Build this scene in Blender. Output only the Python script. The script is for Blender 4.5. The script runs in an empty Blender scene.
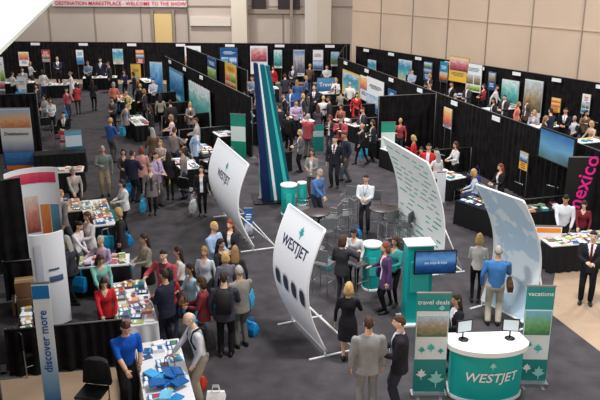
import bpy, math, random
import numpy as np
from mathutils import Vector as V, Matrix
random.seed(7)
H=7.5; F=750.0; TH=math.atan(.32); CS=math.cos(TH); SN=math.sin(TH)
sc=bpy.context.scene
try: sc.view_settings.view_transform='Standard'
except Exception: pass
# ---- survey helpers: where things stand on the hall floor -------------
def ray(u,v):
    dx=(u-300)/F; dy=(200-v)/F
    return V((dx,CS+dy*SN,-SN+dy*CS))
def at(u,v,z=0.0):
    r=ray(u,v); t=(H-z)/(-r.z)
    return V((r.x*t,r.y*t,z))
def zat(p,vt):
    k=(200-vt)/F
    return H+p.y*(k*CS-SN)/(CS+k*SN)
def mpp(p): return (p.y*CS+(H-p.z)*SN)/F
# ---- materials -----------------------------------------------------------
MC={}
def lin(c): return tuple(((x/255)/12.92 if x/255<=.04045 else ((x/255+.055)/1.055)**2.4) for x in c)
def mat(name,c,rough=.7,metal=0,noise=0,scale=20,bump=0,spec=.3,emit=0):
    key=(name,tuple(c),rough,metal,noise,scale,bump,emit)
    if key in MC: return MC[key]
    m=bpy.data.materials.new(name); m.use_nodes=True; nt=m.node_tree; b=nt.nodes['Principled BSDF']
    l=lin(c); b.inputs['Base Color'].default_value=(*l,1); b.inputs['Roughness'].default_value=rough
    b.inputs['Metallic'].default_value=metal; b.inputs['Specular IOR Level'].default_value=spec
    if emit: b.inputs['Emission Color'].default_value=(*l,1); b.inputs['Emission Strength'].default_value=emit
    if noise or bump:
        tc=nt.nodes.new('ShaderNodeTexCoord'); n=nt.nodes.new('ShaderNodeTexNoise'); n.inputs['Scale'].default_value=scale; n.inputs['Detail'].default_value=4
        nt.links.new(tc.outputs['Object'],n.inputs['Vector'])
        if noise:
            r=nt.nodes.new('ShaderNodeValToRGB'); r.color_ramp.elements[0].position=.35; r.color_ramp.elements[1].position=.65
            r.color_ramp.elements[0].color=(*[x*(1-noise) for x in l],1); r.color_ramp.elements[1].color=(*[min(1,x*(1+noise)+noise*.02) for x in l],1)
            nt.links.new(n.outputs['Fac'],r.inputs['Fac']); nt.links.new(r.outputs['Color'],b.inputs['Base Color'])
        if bump:
            bp=nt.nodes.new('ShaderNodeBump'); bp.inputs['Strength'].default_value=bump; bp.inputs['Distance'].default_value=.02
            nt.links.new(n.outputs['Fac'],bp.inputs['Height']); nt.links.new(bp.outputs['Normal'],b.inputs['Normal'])
    MC[key]=m; return m
def poster_mat(cols,scale=3.0,warp=.25,seed=0,rough=.45,emit=0,const=False):
    key=('poster',tuple(cols),scale,warp,seed,emit,const)
    if key in MC: return MC[key]
    m=bpy.data.materials.new('printed_graphic'); m.use_nodes=True; nt=m.node_tree; b=nt.nodes['Principled BSDF']; N=nt.nodes.new; L=nt.links.new
    tc=N('ShaderNodeTexCoord'); mp=N('ShaderNodeMapping'); mp.inputs['Location'].default_value=(seed*3.1,seed*1.7,seed)
    n=N('ShaderNodeTexNoise'); n.inputs['Scale'].default_value=scale; n.inputs['Detail'].default_value=5
    L(tc.outputs['Generated'],mp.inputs['Vector']); L(mp.outputs['Vector'],n.inputs['Vector'])
    sp=N('ShaderNodeSeparateXYZ'); L(tc.outputs['Generated'],sp.inputs[0])
    a=N('ShaderNodeMath'); a.operation='MULTIPLY_ADD'; a.inputs[1].default_value=warp*2; L(n.outputs['Fac'],a.inputs[0]); 
    s=N('ShaderNodeMath'); s.operation='SUBTRACT'; s.inputs[1].default_value=warp; L(sp.outputs['Z'],s.inputs[0]); L(s.outputs[0],a.inputs[2])
    r=N('ShaderNodeValToRGB'); L(a.outputs[0],r.inputs['Fac']); e=r.color_ramp.elements
    if const: r.color_ramp.interpolation='CONSTANT'
    k=len(cols)
    e[0].position=0; e[0].color=(*lin(cols[0]),1); e[1].position=.999 if not const else (k-1)/k; e[1].color=(*lin(cols[-1]),1)
    for i in range(1,k-1):
        x=e.new(i/k if const else i/(k-1)); x.color=(*lin(cols[i]),1)
    L(r.outputs['Color'],b.inputs['Base Color']); b.inputs['Roughness'].default_value=rough
    if emit: L(r.outputs['Color'],b.inputs['Emission Color']); b.inputs['Emission Strength'].default_value=emit
    MC[key]=m; return m
WHITE=mat('white_plastic',(240,240,240),.5); BLACKM=mat('black_metal',(22,22,24),.4); STEEL=mat('steel',(150,152,155),.35,.7); RAIL=mat('drape_rail',(95,92,92),.5,.3)
TEAL=mat('teal_laminate',(18,165,160),.4); TEALD=mat('teal_dark',(5,95,112),.4); NAVY=mat('navy_print',(15,32,80),.5)
TEALB=mat('teal_bright',(60,190,180),.4)
DRAPE=mat('black_drape_cloth',(22,19,21),.85,0,.25,3,0,.12)
CLOTHW=mat('white_tablecloth',(228,226,227),.8); CLOTHB=mat('black_tablecloth',(25,23,26),.85)
PANELW=mat('white_stretch_fabric',(240,242,248),.6)
# ---- mesh builder --------------------------------------------------------
class MB:
    def __init__(s): s.v=[]; s.f=[]; s.m=[]; s.sm=[]; s.mats=[]
    def add(s,vs,fs,mt,sm=False):
        if mt not in s.mats: s.mats.append(mt)
        i=s.mats.index(mt); o=len(s.v); s.v+=[tuple(x) for x in vs]
        for f in fs: s.f.append([k+o for k in f]); s.m.append(i); s.sm.append(sm)
    def box(s,c,sz,mt,rz=0,M=None):
        x,y,z=[k/2 for k in sz]; vs=[V((i,j,k)) for k in(-z,z) for j in(-y,y) for i in(-x,x)]
        R=M or Matrix.Rotation(rz,3,'Z'); c=V(c)
        s.add([c+R@p for p in vs],[(0,2,3,1),(4,5,7,6),(0,1,5,4),(2,6,7,3),(0,4,6,2),(1,3,7,5)],mt)
    def loft(s,rings,mt,sm=True,cap=True,close=True):
        n=len(rings[0]); vs=[p for r in rings for p in r]; fs=[]
        for i in range(len(rings)-1):
            for j in range(n if close else n-1):
                k=(j+1)%n; fs.append((i*n+j,i*n+k,(i+1)*n+k,(i+1)*n+j))
        if cap: fs.append(tuple(range(n))[::-1]); fs.append(tuple((len(rings)-1)*n+j for j in range(n)))
        s.add(vs,fs,mt,sm)
    def cyl(s,a,b,r1,r2,mt,n=12,sm=True):
        a=V(a);b=V(b); d=(b-a).normalized(); x=d.orthogonal().normalized(); y=d.cross(x)
        s.loft([[c+x*math.cos(t*2*math.pi/n)*r+y*math.sin(t*2*math.pi/n)*r for t in range(n)] for c,r in((a,r1),(b,r2))],mt,sm)
    def path(s,pts,r,mt,n=6):
        for a,b in zip(pts,pts[1:]): s.cyl(a,b,r,r,mt,n)
    def prism(s,poly,y0,y1,mt,P=lambda p:p):
        n=len(poly); vs=[P(V((x,y0,z))) for x,z in poly]+[P(V((x,y1,z))) for x,z in poly]
        s.add(vs,[tuple(range(n)),tuple(range(n,2*n))[::-1]]+[(i,i+n,(i+1)%n+n,(i+1)%n) for i in range(n)],mt)
    def obj(s,name,loc=(0,0,0),rz=0,parent=None,bev=0):
        me=bpy.data.meshes.new(name); me.from_pydata(s.v,[],s.f)
        for m in s.mats: me.materials.append(m)
        me.polygons.foreach_set('material_index',s.m); me.polygons.foreach_set('use_smooth',s.sm); me.update()
        o=bpy.data.objects.new(name,me); sc.collection.objects.link(o); o.location=loc; o.rotation_euler=(0,0,rz)
        if parent: o.parent=parent
        if bev:
            b=o.modifiers.new('bevel','BEVEL'); b.width=bev; b.segments=2; b.limit_method='ANGLE'
        return o
TXC={}
def textmesh(txt,size=1,shear=0):
    k=(txt,shear)
    if k not in TXC:
        c=bpy.data.curves.new('t','FONT'); c.body=txt; c.size=1; c.align_x='CENTER'; c.align_y='CENTER'; c.shear=shear; c.resolution_u=2; c.offset=.014
        o=bpy.data.objects.new('t',c); sc.collection.objects.link(o); bpy.context.view_layer.update()
        me=bpy.data.meshes.new_from_object(o.evaluated_get(bpy.context.evaluated_depsgraph_get()))
        TXC[k]=([v.co.copy() for v in me.vertices],[tuple(p.vertices) for p in me.polygons])
        bpy.data.objects.remove(o); bpy.data.meshes.remove(me)
    vs,fs=TXC[k]; return [v*size for v in vs],fs
def D(a): return math.radians(a)
# ---- room shell ------------------------------------------------------------
def quad(name,pts,mt,th=.01):
    m=MB(); n=len(pts); m.add([(p[0],p[1],p[2]) for p in pts]+[(p[0],p[1],p[2]-th) for p in pts],[tuple(range(n)),tuple(range(n,2*n))[::-1]]+[(i,i+n,(i+1)%n+n,(i+1)%n) for i in range(n)],mt); return m.obj(name)
CONC=mat('polished_concrete',(176,150,126),.5,0,.08,1.5)
CARPET=mat('charcoal_carpet',(74,70,73),.95,0,.16,2.2,.3,.1)
quad('floor',[(-45,-2,0),(45,-2,0),(45,75,0),(-45,75,0)],CONC,.2)
def flat(p,z): return V((p.x,p.y,z))
quad('carpet',[flat(p,.012) for p in (at(120,420),at(700,420),at(600,352),at(548,312),at(556,268),at(640,264),at(655,150),at(400,95),at(330,84),at(-20,84),at(-140,200),at(-160,376),at(46,374),at(120,366))],CARPET,.008)
WALLB=mat('wall_paint_beige',(190,174,162),.8,0,.04,.6); WALLR=mat('wall_paint_tan',(214,188,165),.8,0,.05,.4)
TRIMM=mat('trim_grey',(150,135,122),.7); TRIML=mat('panel_light',(214,202,190),.7)
cor=at(339,42,2.44); cor.z=0
bl=at(-60,38,2.44); bl.z=0; br=at(760,104,2.44); br.z=0
def wall(name,a,b,h,mt,out=1.2,th=.3):
    d=(b-a); L=d.length; rz=math.atan2(d.y,d.x); m=MB(); m.box((L/2,out,h/2),(L,th,h),mt); return m.obj(name,(a.x,a.y,0),rz),L,rz
w,L1,rz1=wall('wall_back',bl,cor+(cor-bl).normalized()*1.2,14,WALLB)
m=MB()
for i in range(int(L1/3.2)): m.box((i*3.2+1,1.02,7),(.06,.06,14),TRIMM)
for z in (4.6,7.4,9.8): m.box((L1/2,1.02,z),(L1,.05,.08),TRIMM)
m.obj('trim_1',(bl.x,bl.y,0),rz1)
w,L2,rz2=wall('wall_right',cor,br,14,WALLR)
m=MB()
for i in range(1,9): m.box((i*L2/9,1.03,7),(.05,.04,14),TRIMM)
for z in (4.4,): m.box((L2/2,1.03,z),(L2,.04,.05),mat('trim_tan',(190,165,143),.8))
m.obj('trim_2',(cor.x,cor.y,0),rz2)
def onplane(P0,nrm,u,v):
    r=ray(u,v); o=V((0,0,H)); s=((P0-o).dot(nrm))/(r.dot(nrm)); return o+r*s
def onback(u,v,off=.9):
    dirw=(cor-bl).normalized(); nrm=V((-dirw.y,dirw.x,0)); return onplane(bl+nrm*off,nrm,u,v)
def backbox(name,u0,u1,v0,v1,mt,off=.95,th=.2):
    a=onback(u0,v0,off); b=onback(u1,v1,off); m=MB(); c=(a+b)/2; wd=(V((b.x-a.x,b.y-a.y,0))).length
    m.box((0,0,0),(wd,th,abs(a.z-b.z)),mt); return m.obj(name,c,rz1)
backbox('trim_3',190,231,17,26,TRIML); backbox('column',231,248,-30,43,mat('column_paint',(222,208,190),.7),.7,.7)
backbox('column',318,331,-30,43,mat('column_paint2',(205,190,172),.7),.7,.5)
backbox('trim_4',248,318,9,14,TRIMM); backbox('window_1',278,300,-8,10,mat('dark_glass',(60,50,50),.2))
backbox('window_2',252,266,-8,9,mat('dark_glass',(60,50,50),.2)); backbox('trim_5',52,186,-9,-1,mat('header_dark',(70,62,62),.6))
backbox('hanging_sign',52,187,0,7,mat('sign_white_red',(222,205,205),.6),.85)
m=MB(); a=onback(120,3.5,.7)
vs,fs=textmesh('DESTINATION MARKETPLACE - WELCOME TO THE SHOW',.34)
m.add([V((p.x,0,p.y)) for p in vs],fs,mat('red_ink',(200,40,50),.6)); m.obj('sign_lettering',a,rz1)
backbox('door_1',154,173,14,44,mat('door_lit',(222,190,130),.6),.92,.1); backbox('trim_6',151,155,10,44,TRIMM,.85); backbox('trim_7',172,176,10,44,TRIMM,.85)
backbox('trim_8',186,189,-30,44,TRIMM,.85); backbox('trim_9',290,293,-30,44,TRIMM,.8); backbox('trim_10',305,318,-30,44,TRIML,.9)
a=at(0,49,6.2); b=at(53,0,6.2); d=(b-a).normalized(); s=V((-d.y,d.x,0)); p0=a-d*5; p1=b+d*14
quad('mezzanine_ledge',[p0,p1,p1+s*12,p0+s*12],mat('pale_fascia',(206,214,204),.6),.08)
# ---- pipe and drape --------------------------------------------------------
SEGS=[]
def drape(p,q,h=2.44,name='pipe_and_drape',mt=DRAPE):
    p=V((p.x,p.y,0)); q=V((q.x,q.y,0)); SEGS.append((p,q)); d=q-p; L=d.length; n=max(8,int(L/.05)); m=MB(); rows=[]
    ph=[0]; 
    for i in range(n): ph.append(ph[-1]+.05*2*math.pi/(.24+.08*math.sin(i*.13)))
    for z,am in ((.02,.045),(h*.5,.035),(h-.1,.025),(h,.018)):
        rows.append([(i*L/n,am*math.sin(ph[i]),z) for i in range(n+1)])
    m.loft(rows,mt,True,False,False)
    m.cyl((0,0,h-.005),(L,0,h-.005),.018,.018,RAIL,8)
    k=max(1,round(L/3))
    for i in range(k+1):
        m.cyl((i*L/k,.07,0),(i*L/k,.07,h),.02,.02,RAIL,8); m.box((i*L/k,.07,.02),(.4,.25,.015),STEEL)
    return m.obj(name,p,math.atan2(d.y,d.x))
T=2.44
drape(at(-40,41,T),at(350,44,T)); 
drape(at(356,46,T),at(740,104,T))
a=at(338,57,T); b=at(640,165,T); drape(a,b)
dr=(b-a); dr.z=0; LD=dr.length; dn=dr.normalized(); pr=V((dn.y,-dn.x,0)); 
if pr.x>0: pr=-pr
def low(p,q,h=.95): return drape(p,q,h,'booth_divider_drape')
for i in range(1,10):
    p=a+dn*(i*3.05)
    if i*3.05>LD-1: break
    if i in(6,): continue
    low(p+pr*.15,p+pr*2.6,.95 if i!=4 else T)
    low(p-pr*.3,p-pr*2.6)
a4=at(165,56,T); b4=at(250,97,T); drape(a4,b4)
d4=(b4-a4); d4.z=0; L4=d4.length; d4.normalize(); p4=V((d4.y,-d4.x,0)); 
if p4.x>0: p4=-p4
for i in range(1,int(L4/3.05)+1):
    p=a4+d4*(i*3.05); low(p+p4*.15,p+p4*2.4); low(p-p4*.3,p-p4*2.4)
drape(at(186,47,T),at(246,70,T)); 
drape(at(-12,182,T),at(20,177,T)); drape(at(-8,95,T),at(36,93,T))
low(at(4,330,1),at(122,319,1),1.0); low(at(2,262,1),at(36,259,1),1.0)
drape(at(-30,150,T),at(-6,420,T))
drape(at(345,44,T)+V((0,-.5,0)),at(338,57,T))
m=MB()
for i in range(9):
    p=a+dn*(i*3.05+1.5)+pr*.1; m.box((p.x,p.y,2.3),(.5,.02,.16),WHITE,math.atan2(dn.y,dn.x))
for i in range(3):
    p=a4+d4*(i*3.05+1.5)+p4*.1; m.box((p.x,p.y,2.3),(.5,.02,.16),WHITE,math.atan2(d4.y,d4.x))
p0=at(356,46,T); p1=at(740,104,T)
for i in range(10):
    p=p0.lerp(p1,(i+.5)/10); m.box((p.x-.1,p.y-.15,2.3),(.5,.02,.16),WHITE,rz2)
for i in range(8):
    p=at(-40,41,T).lerp(at(350,44,T),(i+.6)/8); m.box((p.x,p.y-.15,2.3),(.6,.02,.16),WHITE,rz1)
m.obj('booth_name_cards')
# ---- furniture ---------------------------------------------------------------
TABS=[]
def table(u,v,w=1.8,d=.75,ang=114,top=CLOTHW,skirt=CLOTHB,h=.75):
    p=at(u,v,h); p.z=0; m=MB(); TABS.append((p,D(ang),w,d))
    m.box((0,0,h-.015),(w,d,.03),top)
    def edge(a,b,k): return [(a[0]+(b[0]-a[0])*i/k,a[1]+(b[1]-a[1])*i/k) for i in range(k)]
    X=w/2-.0;Y=d/2-.0
    e=edge((-X,-Y),(X,-Y),int(w/.04))+edge((X,-Y),(X,Y),int(d/.04))+edge((X,Y),(-X,Y),int(w/.04))+edge((-X,Y),(-X,-Y),int(d/.04))
    rings=[]
    for z,am in((h-.03,.003),(h*.5,.012),(.02,.022)):
        rings.append([(x*(1+am*math.sin(i*1.05)/.5),y*(1+am*math.sin(i*1.05)/.35),z) for i,(x,y) in enumerate(e)])
    m.loft(rings,skirt,True,False)
    m.obj('skirted_table',p,D(ang)); return p,D(ang),h,w,d
MAG=[(190,60,60),(60,110,170),(235,235,235),(225,175,90),(70,150,150),(100,75,110),(215,150,160),(50,70,110),(190,195,120),(250,250,250),(225,225,230),(240,240,240),(150,120,95),(90,130,90)]
def mags(t,n=20,cols=MAG,name='brochure_stacks',skip=.15):
    p,r,h,w,d=t; m=MB(); nx=max(2,int(w/.2)); ny=max(1,int(d/.24)); far=p.length>30
    if far: nx=max(2,int(w/.26))
    for i in range(nx):
        for j in range(ny):
            if random.random()<skip: continue
            c=mat('brochure_print',random.choice(cols),.5); th=random.uniform(.01,.07); x=(i+.5)/nx*w*.94-w*.47+random.uniform(-.02,.02); y=(j+.5)/ny*d*.92-d*.46+random.uniform(-.02,.02); rr=random.uniform(-.3,.3)
            R=Matrix.Rotation(rr,3,'Z')
            m.box((x,y,th/2+.002),(.16,.21,th),c,rr)
            if not far:
                q=R@V((0,.06,0)); m.box((x+q.x,y+q.y,th+.003),(.13,.045,.002),WHITE,rr)
                q=R@V((0,-.03,0)); m.box((x+q.x,y+q.y,th+.003),(.14,.09,.002),mat('brochure_print',random.choice(MAG),.5),rr)
    return m.obj(name,(p.x,p.y,h),r)
def chair(u,v,ang,col=BLACKM,jacket=False):
    p=at(u,v,.85); p.z=0; m=MB()
    m.box((0,0,.45),(.44,.44,.05),col); m.box((0,-.23,.74),(.42,.04,.34),col)
    for x in(-.2,.2):
        m.cyl((x,-.22,0),(x*.98,-.24,.92),.013,.013,STEEL,8); m.cyl((x,.2,0),(x*.95,.19,.45),.013,.013,STEEL,8)
        m.cyl((x,-.22,.22),(x,.2,.22),.009,.009,STEEL,6)
    m.cyl((-.2,-.24,.92),(.2,-.24,.92),.013,.013,STEEL,8)
    if jacket:
        J=mat('jacket_cloth',(28,27,30),.8,0,.1,10,.3)
        m.loft([[(x*sx,-.25+y,z) for x,y in((-.24,-.05),(0,-.08),(.24,-.05),(.25,.05),(0,.07),(-.25,.05))] for z,sx in((.5,1.05),(.75,.95),(.93,.8),(.97,.5))],J,True)
    m.obj('stacking_chair',p,D(ang-90),bev=.008)
def stool(u,v,ang):
    p=at(u,v,.75); p.z=0; m=MB(); C=mat('mesh_seat_grey',(105,105,108),.6)
    m.box((0,0,.72),(.4,.38,.04),C); m.box((0,-.2,.98),(.4,.03,.3),C)
    for x in(-1,1):
        m.cyl((x*.2,-.2,0),(x*.18,-.2,1.13),.012,.012,STEEL,8); m.cyl((x*.2,.2,0),(x*.18,.18,.72),.012,.012,STEEL,8); m.cyl((x*.19,-.2,.3),(x*.19,.19,.3),.01,.01,STEEL,6); m.cyl((x*.19,-.2,.92),(x*.19,.15,.92),.012,.012,STEEL,6)
        m.cyl((x*.19,.15,.92),(x*.18,.18,.72),.01,.01,STEEL,6)
    m.cyl((-.19,.19,.3),(.19,.19,.3),.01,.01,STEEL,6)
    m.obj('bar_chair',p,D(ang-90),bev=.006)
def bistro(u,v,r=.38,h=1.05,top=None):
    p=at(u,v,h); p.z=0; m=MB(); top=top or mat('bistro_top',(60,50,52),.3)
    m.cyl((0,0,h-.03),(0,0,h),r,r,top,32); m.cyl((0,0,.03),(0,0,h-.03),.035,.035,STEEL,14); m.cyl((0,0,.013),(0,0,.03),.26,.25,STEEL,24); m.cyl((0,0,h-.09),(0,0,h-.03),.05,.12,STEEL,14)
    m.obj('bistro_table',p,bev=.004); TABS.append((p,0,.6,.6)); return p
# ---- graphics / banners ----------------------------------------------------------
def text_on(parent,txt,size,loc,mt,rot=0,shear=0,name='lettering'):
    vs,fs=textmesh(txt,size,shear); m=MB(); c,s=math.cos(rot),math.sin(rot)
    m.add([V((p.x*c-p.y*s,0,p.x*s+p.y*c)) for p in vs],fs,mt); return m.obj(name,loc,0,parent)
def leafpoly(cx,cz,s):
    lf=[(0,1),(.18,.55),(.5,.6),(.35,.25),(.75,.1),(.35,-.2),(.08,-.3),(.04,-.8),(-.04,-.8),(-.08,-.3),(-.35,-.2),(-.75,.1),(-.35,.25),(-.5,.6),(-.18,.55)]
    return [(cx+x*s,cz+z*s) for x,z in lf]
# travel-photo palettes, bottom to top
PAL=[((70,95,60),(130,150,95),(170,200,215),(210,225,235)),((215,195,155),(110,185,190),(60,140,180),(195,220,235)),((70,45,45),(170,95,60),(235,180,120),(190,190,205)),((40,65,110),(90,135,180),(225,230,235),(120,170,215)),((120,50,70),(205,110,120),(230,210,200)),((90,85,70),(165,145,115),(200,212,220)),((40,110,110),(100,180,175),(215,230,230)),((60,60,75),(130,130,145),(200,195,195),(100,140,190)),((30,80,130),(70,140,195),(150,200,230)),((130,100,70),(80,120,75),(140,185,210),(185,215,235)),((200,60,50),(240,170,70),(250,225,150)),((180,70,120),(240,150,90),(250,215,150)),((50,110,50),(150,190,70),(235,235,190))]
def photo(g,cx,y,cz,w,h,rn): g.box((cx,y,cz),(w,.006,h),poster_mat(rn.choice(PAL),5,.5,rn.randint(0,12)))
def layout(root,w,z0,z1,seed,y,text=None,kind=None):
    rn=random.Random(seed); hh=z1-z0; kind=kind if kind is not None else rn.randint(0,4); zc=(z0+z1)/2
    base=rn.choice([(240,240,242),(234,238,242),(30,90,150),(40,140,170),(238,235,228),(190,50,60),(242,242,242),(240,190,70),(242,242,244)]) if kind!=0 else (228,228,228)
    g=MB(); g.box((0,y,zc),(w,.008,hh),mat('printed_ground',base,.5)); g.obj('printed_panel',(0,0,0),0,root); light=sum(base)>480
    def ph(cx,cz,a,b):
        q=MB(); photo(q,cx,y-.01,cz,a,b,rn); q.obj('printed_photo',(0,0,0),0,root)
    ink=mat('print_ink',rn.choice([(30,60,120),(40,40,50),(180,40,60),(20,110,120)]) if light else (240,240,240),.5)
    tx=MB()
    def lines(zc_,k): 
        for i in range(k): tx.box((rn.uniform(-.05,.05)*w,y-.01,zc_-i*.07),(w*rn.uniform(.45,.75),.006,.028),ink)
    if kind==0: ph(0,z0+hh*.55,w*.98,hh*.86); lines(z0+hh*.07,1)
    elif kind==1: ph(0,z0+hh*.7,w*.92,hh*.5); lines(z0+hh*.36,3); 
    elif kind==2:
        ph(-w*.24,z0+hh*.45,w*.42,hh*.34); ph(w*.24,z0+hh*.45,w*.42,hh*.34); ph(0,z0+hh*.15,w*.9,hh*.2); lines(z0+hh*.85,3)
    elif kind==3: ph(0,z0+hh*.26,w*.98,hh*.48); lines(z0+hh*.8,3)
    else:
        ph(0,z0+hh*.83,w*.95,hh*.28); ph(0,z0+hh*.5,w*.95,hh*.28); lines(z0+hh*.28,4)
    tx.obj('printed_text',(0,0,0),0,root)
    if text: text_on(root,text,w*.21,(0,y-.025,z1-hh*.1-.05),WHITE if kind==0 or not light else NAVY)
def banner(u,vt,vb,wpx,cols,face=270,scale=3,warp=.2,text=None,tcol=WHITE,tsize=.2,trot=0,tz=.75,name='banner_stand',hd=None,leaf=None,kind=None):
    p=at(u,vb); w=wpx*mpp(p)/max(.5,abs(math.cos(D(face-270)))); h=zat(p,vt); m=MB()
    m.box((0,0,.045),(w+.06,.2,.07),STEEL); m.cyl((0,.04,.08),(0,.04,h),.012,.012,STEEL,8); m.box((0,0,h),(w+.02,.03,.03),STEEL)
    for x in(-w*.35,w*.35): m.box((x,0,.012),(.05,.4,.02),STEEL)
    o=m.obj(name,p,D(face+90))
    if cols is None: layout(o,w,.09,h-.02,int(u*7+vt),0,text,kind); return o
    g=MB(); g.box((0,0,(h+.08)/2),(w,.012,h-.1),poster_mat(cols,scale,warp,int(u)%17)); g.obj('printed_panel',(0,0,0),0,o)
    if hd:
        for i_,(z_,hh_,c_) in enumerate(hd):
            g=MB(); g.box((0,-.009-.006*i_,h*z_),(w*(.97-.05*i_),.005,h*hh_),poster_mat(c_,6,.4,int(z_*10)) if isinstance(c_[0],tuple) else mat('graphic_block',c_,.5)); g.obj('graphic_block',(0,0,0),0,o)
    if leaf:
        g=MB()
        for (x_,z_,s_,mt) in leaf: g.prism(leafpoly(x_*w,z_*h,s_),-.03,-.027,mt)
        g.obj('leaf_emblem',(0,0,0),0,o)
    if text: text_on(o,text,tsize,(0,-.035,h*tz),tcol,trot)
    return o
def hung(P0,P1,u,vt,vb,wpx,text=None,kind=None,off=.2):
    dd=V((P1.x-P0.x,P1.y-P0.y,0)).normalized(); nn=V((dd.y,-dd.x,0))
    if nn.dot(V((P0.x,P0.y,0)))>0: nn=-nn
    Q=V((P0.x,P0.y,0))+nn*off
    c=onplane(Q,nn,u,(vt+vb)/2); l=onplane(Q,nn,u-wpx/2,(vt+vb)/2); r=onplane(Q,nn,u+wpx/2,(vt+vb)/2); tt=onplane(Q,nn,u,vt); bb=onplane(Q,nn,u,vb)
    w=(r-l).length; z1=min(tt.z,2.7); z0=max(bb.z,.05); m=MB(); rz=math.atan2(nn.y,nn.x)+math.pi/2
    m.box((0,0,(z0+z1)/2),(w+.03,.02,z1-z0+.03),STEEL)
    for x in(-w*.4,w*.4):
        m.cyl((x,.03,0),(x,.03,z1),.012,.012,STEEL,6); m.box((x,.02,.012),(.05,.2,.02),STEEL)
    o=m.obj('display_poster',(c.x,c.y,0),rz); layout(o,w,z0,z1,int(u*3+vt*5),-.018,text,kind); return o
B=banner
S1=(at(-40,41,T),at(350,44,T)); S2=(at(356,46,T),at(740,104,T)); S3=(at(338,57,T),at(640,165,T)); S4=(at(165,56,T),at(250,97,T)); S5=(at(186,47,T),at(246,70,T))
for q in ((24,52,66,10),(46,50,62,8),(80,50,64,7),(118,49,64,10),(140,50,63,8),(193,46,66,16,None,3),(229,48,72,17,None,2),(259,46,74,17,None,1),(278,50,68,8),(299,50,76,11,None,0),(318,50,70,10),(335,52,66,8)): hung(*S1,*q)
for q in ((372,60,76,8),(405,60,82,13,None,0),(428,62,80,8),(444,62,82,8),(459,54,82,19,None,1),(474,64,92,15,None,2),(492,72,90,7),(510,80,106,17,None,0),(533,80,116,18,None,0),(556,98,112,9),(586,94,114,8)): hung(*S2,*q)
for q in ((351,72,110,17,None,1),(375,79,113,17,None,3),(364,76,100,7),(392,90,112,8),(408,99,130,9,None,4),(448,108,128,8),(524,152,170,8)): hung(*S3,*q)
for q in ((177,71,110,13,None,1),(200,86,138,20,'CANADA',0)): hung(*S4,*q)
for q in ((212,58,78,8),(231,64,88,11,None,2)): hung(*S5,*q)
BI=mat('blue_ink',(20,90,160),.5)
B(21,108,171,30,((25,40,95),(30,60,130),(225,225,225),(240,235,225),(215,225,235)),275,4,.03,'Destinations',NAVY,.17,tz=.6,hd=((.83,.28,((210,120,70),(240,185,130),(170,200,225))),(.2,.2,((30,80,150),(70,140,200))),(.06,.07,(225,115,45))))
B(76,130,166,15,((20,90,130),(30,120,150),(120,180,200)),290,4,.1,hd=((.7,.3,(215,230,238)),))
B(66,131,163,8,None,290); B(2,57,92,9,None,280); B(158,62,102,13,None,250,kind=0)
B(239,114,163,15,((15,120,100),(30,150,120),(30,140,120)),255,hd=((.6,.3,(225,238,232)),))
B(326,78,104,18,((50,60,80),(50,110,160),(90,150,195)),280,text='Travel',tsize=.3)
B(387,122,166,14,((15,125,105),(30,150,120),(40,160,130)),275,hd=((.6,.34,(225,238,232)),),leaf=((0,.25,.15,WHITE),))
B(318,125,154,11,((10,120,115),(20,160,150)),275,hd=((.7,.2,(200,225,225)),)); B(249,208,240,8,None,270,kind=3); B(264,154,200,9,((230,240,240),(20,150,140),(240,245,245)),265)
B(410,118,146,6,None,285,kind=4); B(440,172,205,9,((225,228,232),(240,240,242)),285)
B(137,64,90,10,None,265); B(24,76,104,8,None,280)
lw=mat('pale_teal_ink',(150,215,205),.5)
B(428,293,396,32,((10,130,125),(14,145,140),(20,155,150)),270,5,.05,'travel deals',WHITE,.12,tz=.92,hd=((.60,.46,(232,238,238)),(.69,.2,((80,110,70),(170,150,120),(190,215,230)))),leaf=((.2,.17,.2,lw),(-.26,.22,.13,WHITE),(-.28,.46,.08,TEAL),(.0,.48,.1,TEALB),(.3,.45,.07,TEAL),(.25,.86,.08,lw)))
B(531,286,385,27,((10,130,125),(14,145,140),(20,155,150)),268,5,.05,'vacations',WHITE,.12,tz=.93,hd=((.52,.5,(232,238,238)),(.64,.24,((50,120,80),(110,170,110),(120,190,215)))),leaf=((.2,.13,.16,lw),(-.24,.18,.11,WHITE),(-.25,.42,.09,TEAL),(.1,.38,.11,TEALB)))
B(54,283,408,16,((30,110,170),(150,190,220),(240,243,245),(240,243,245),(235,240,245)),278,3,.02,'discover more',BI,.2,D(90),.55,hd=((.93,.1,(30,120,180)),))
MEX=mat('pink_ink',(245,50,150),.5)
B(577,157,232,33,((14,14,16),(20,18,22)),268,3,.02,'mexico',MEX,.6,D(76),.64)
B(545,226,266,25,((240,225,230),(245,240,240)),265,3,.02,'mexico',mat('green_ink',(70,160,60),.5),.26,0,.62,hd=((.15,.2,(225,30,120)),(.9,.1,(245,140,40))))
B(594,172,228,8,((100,40,120),(40,140,90),(230,150,40)),262)
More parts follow.
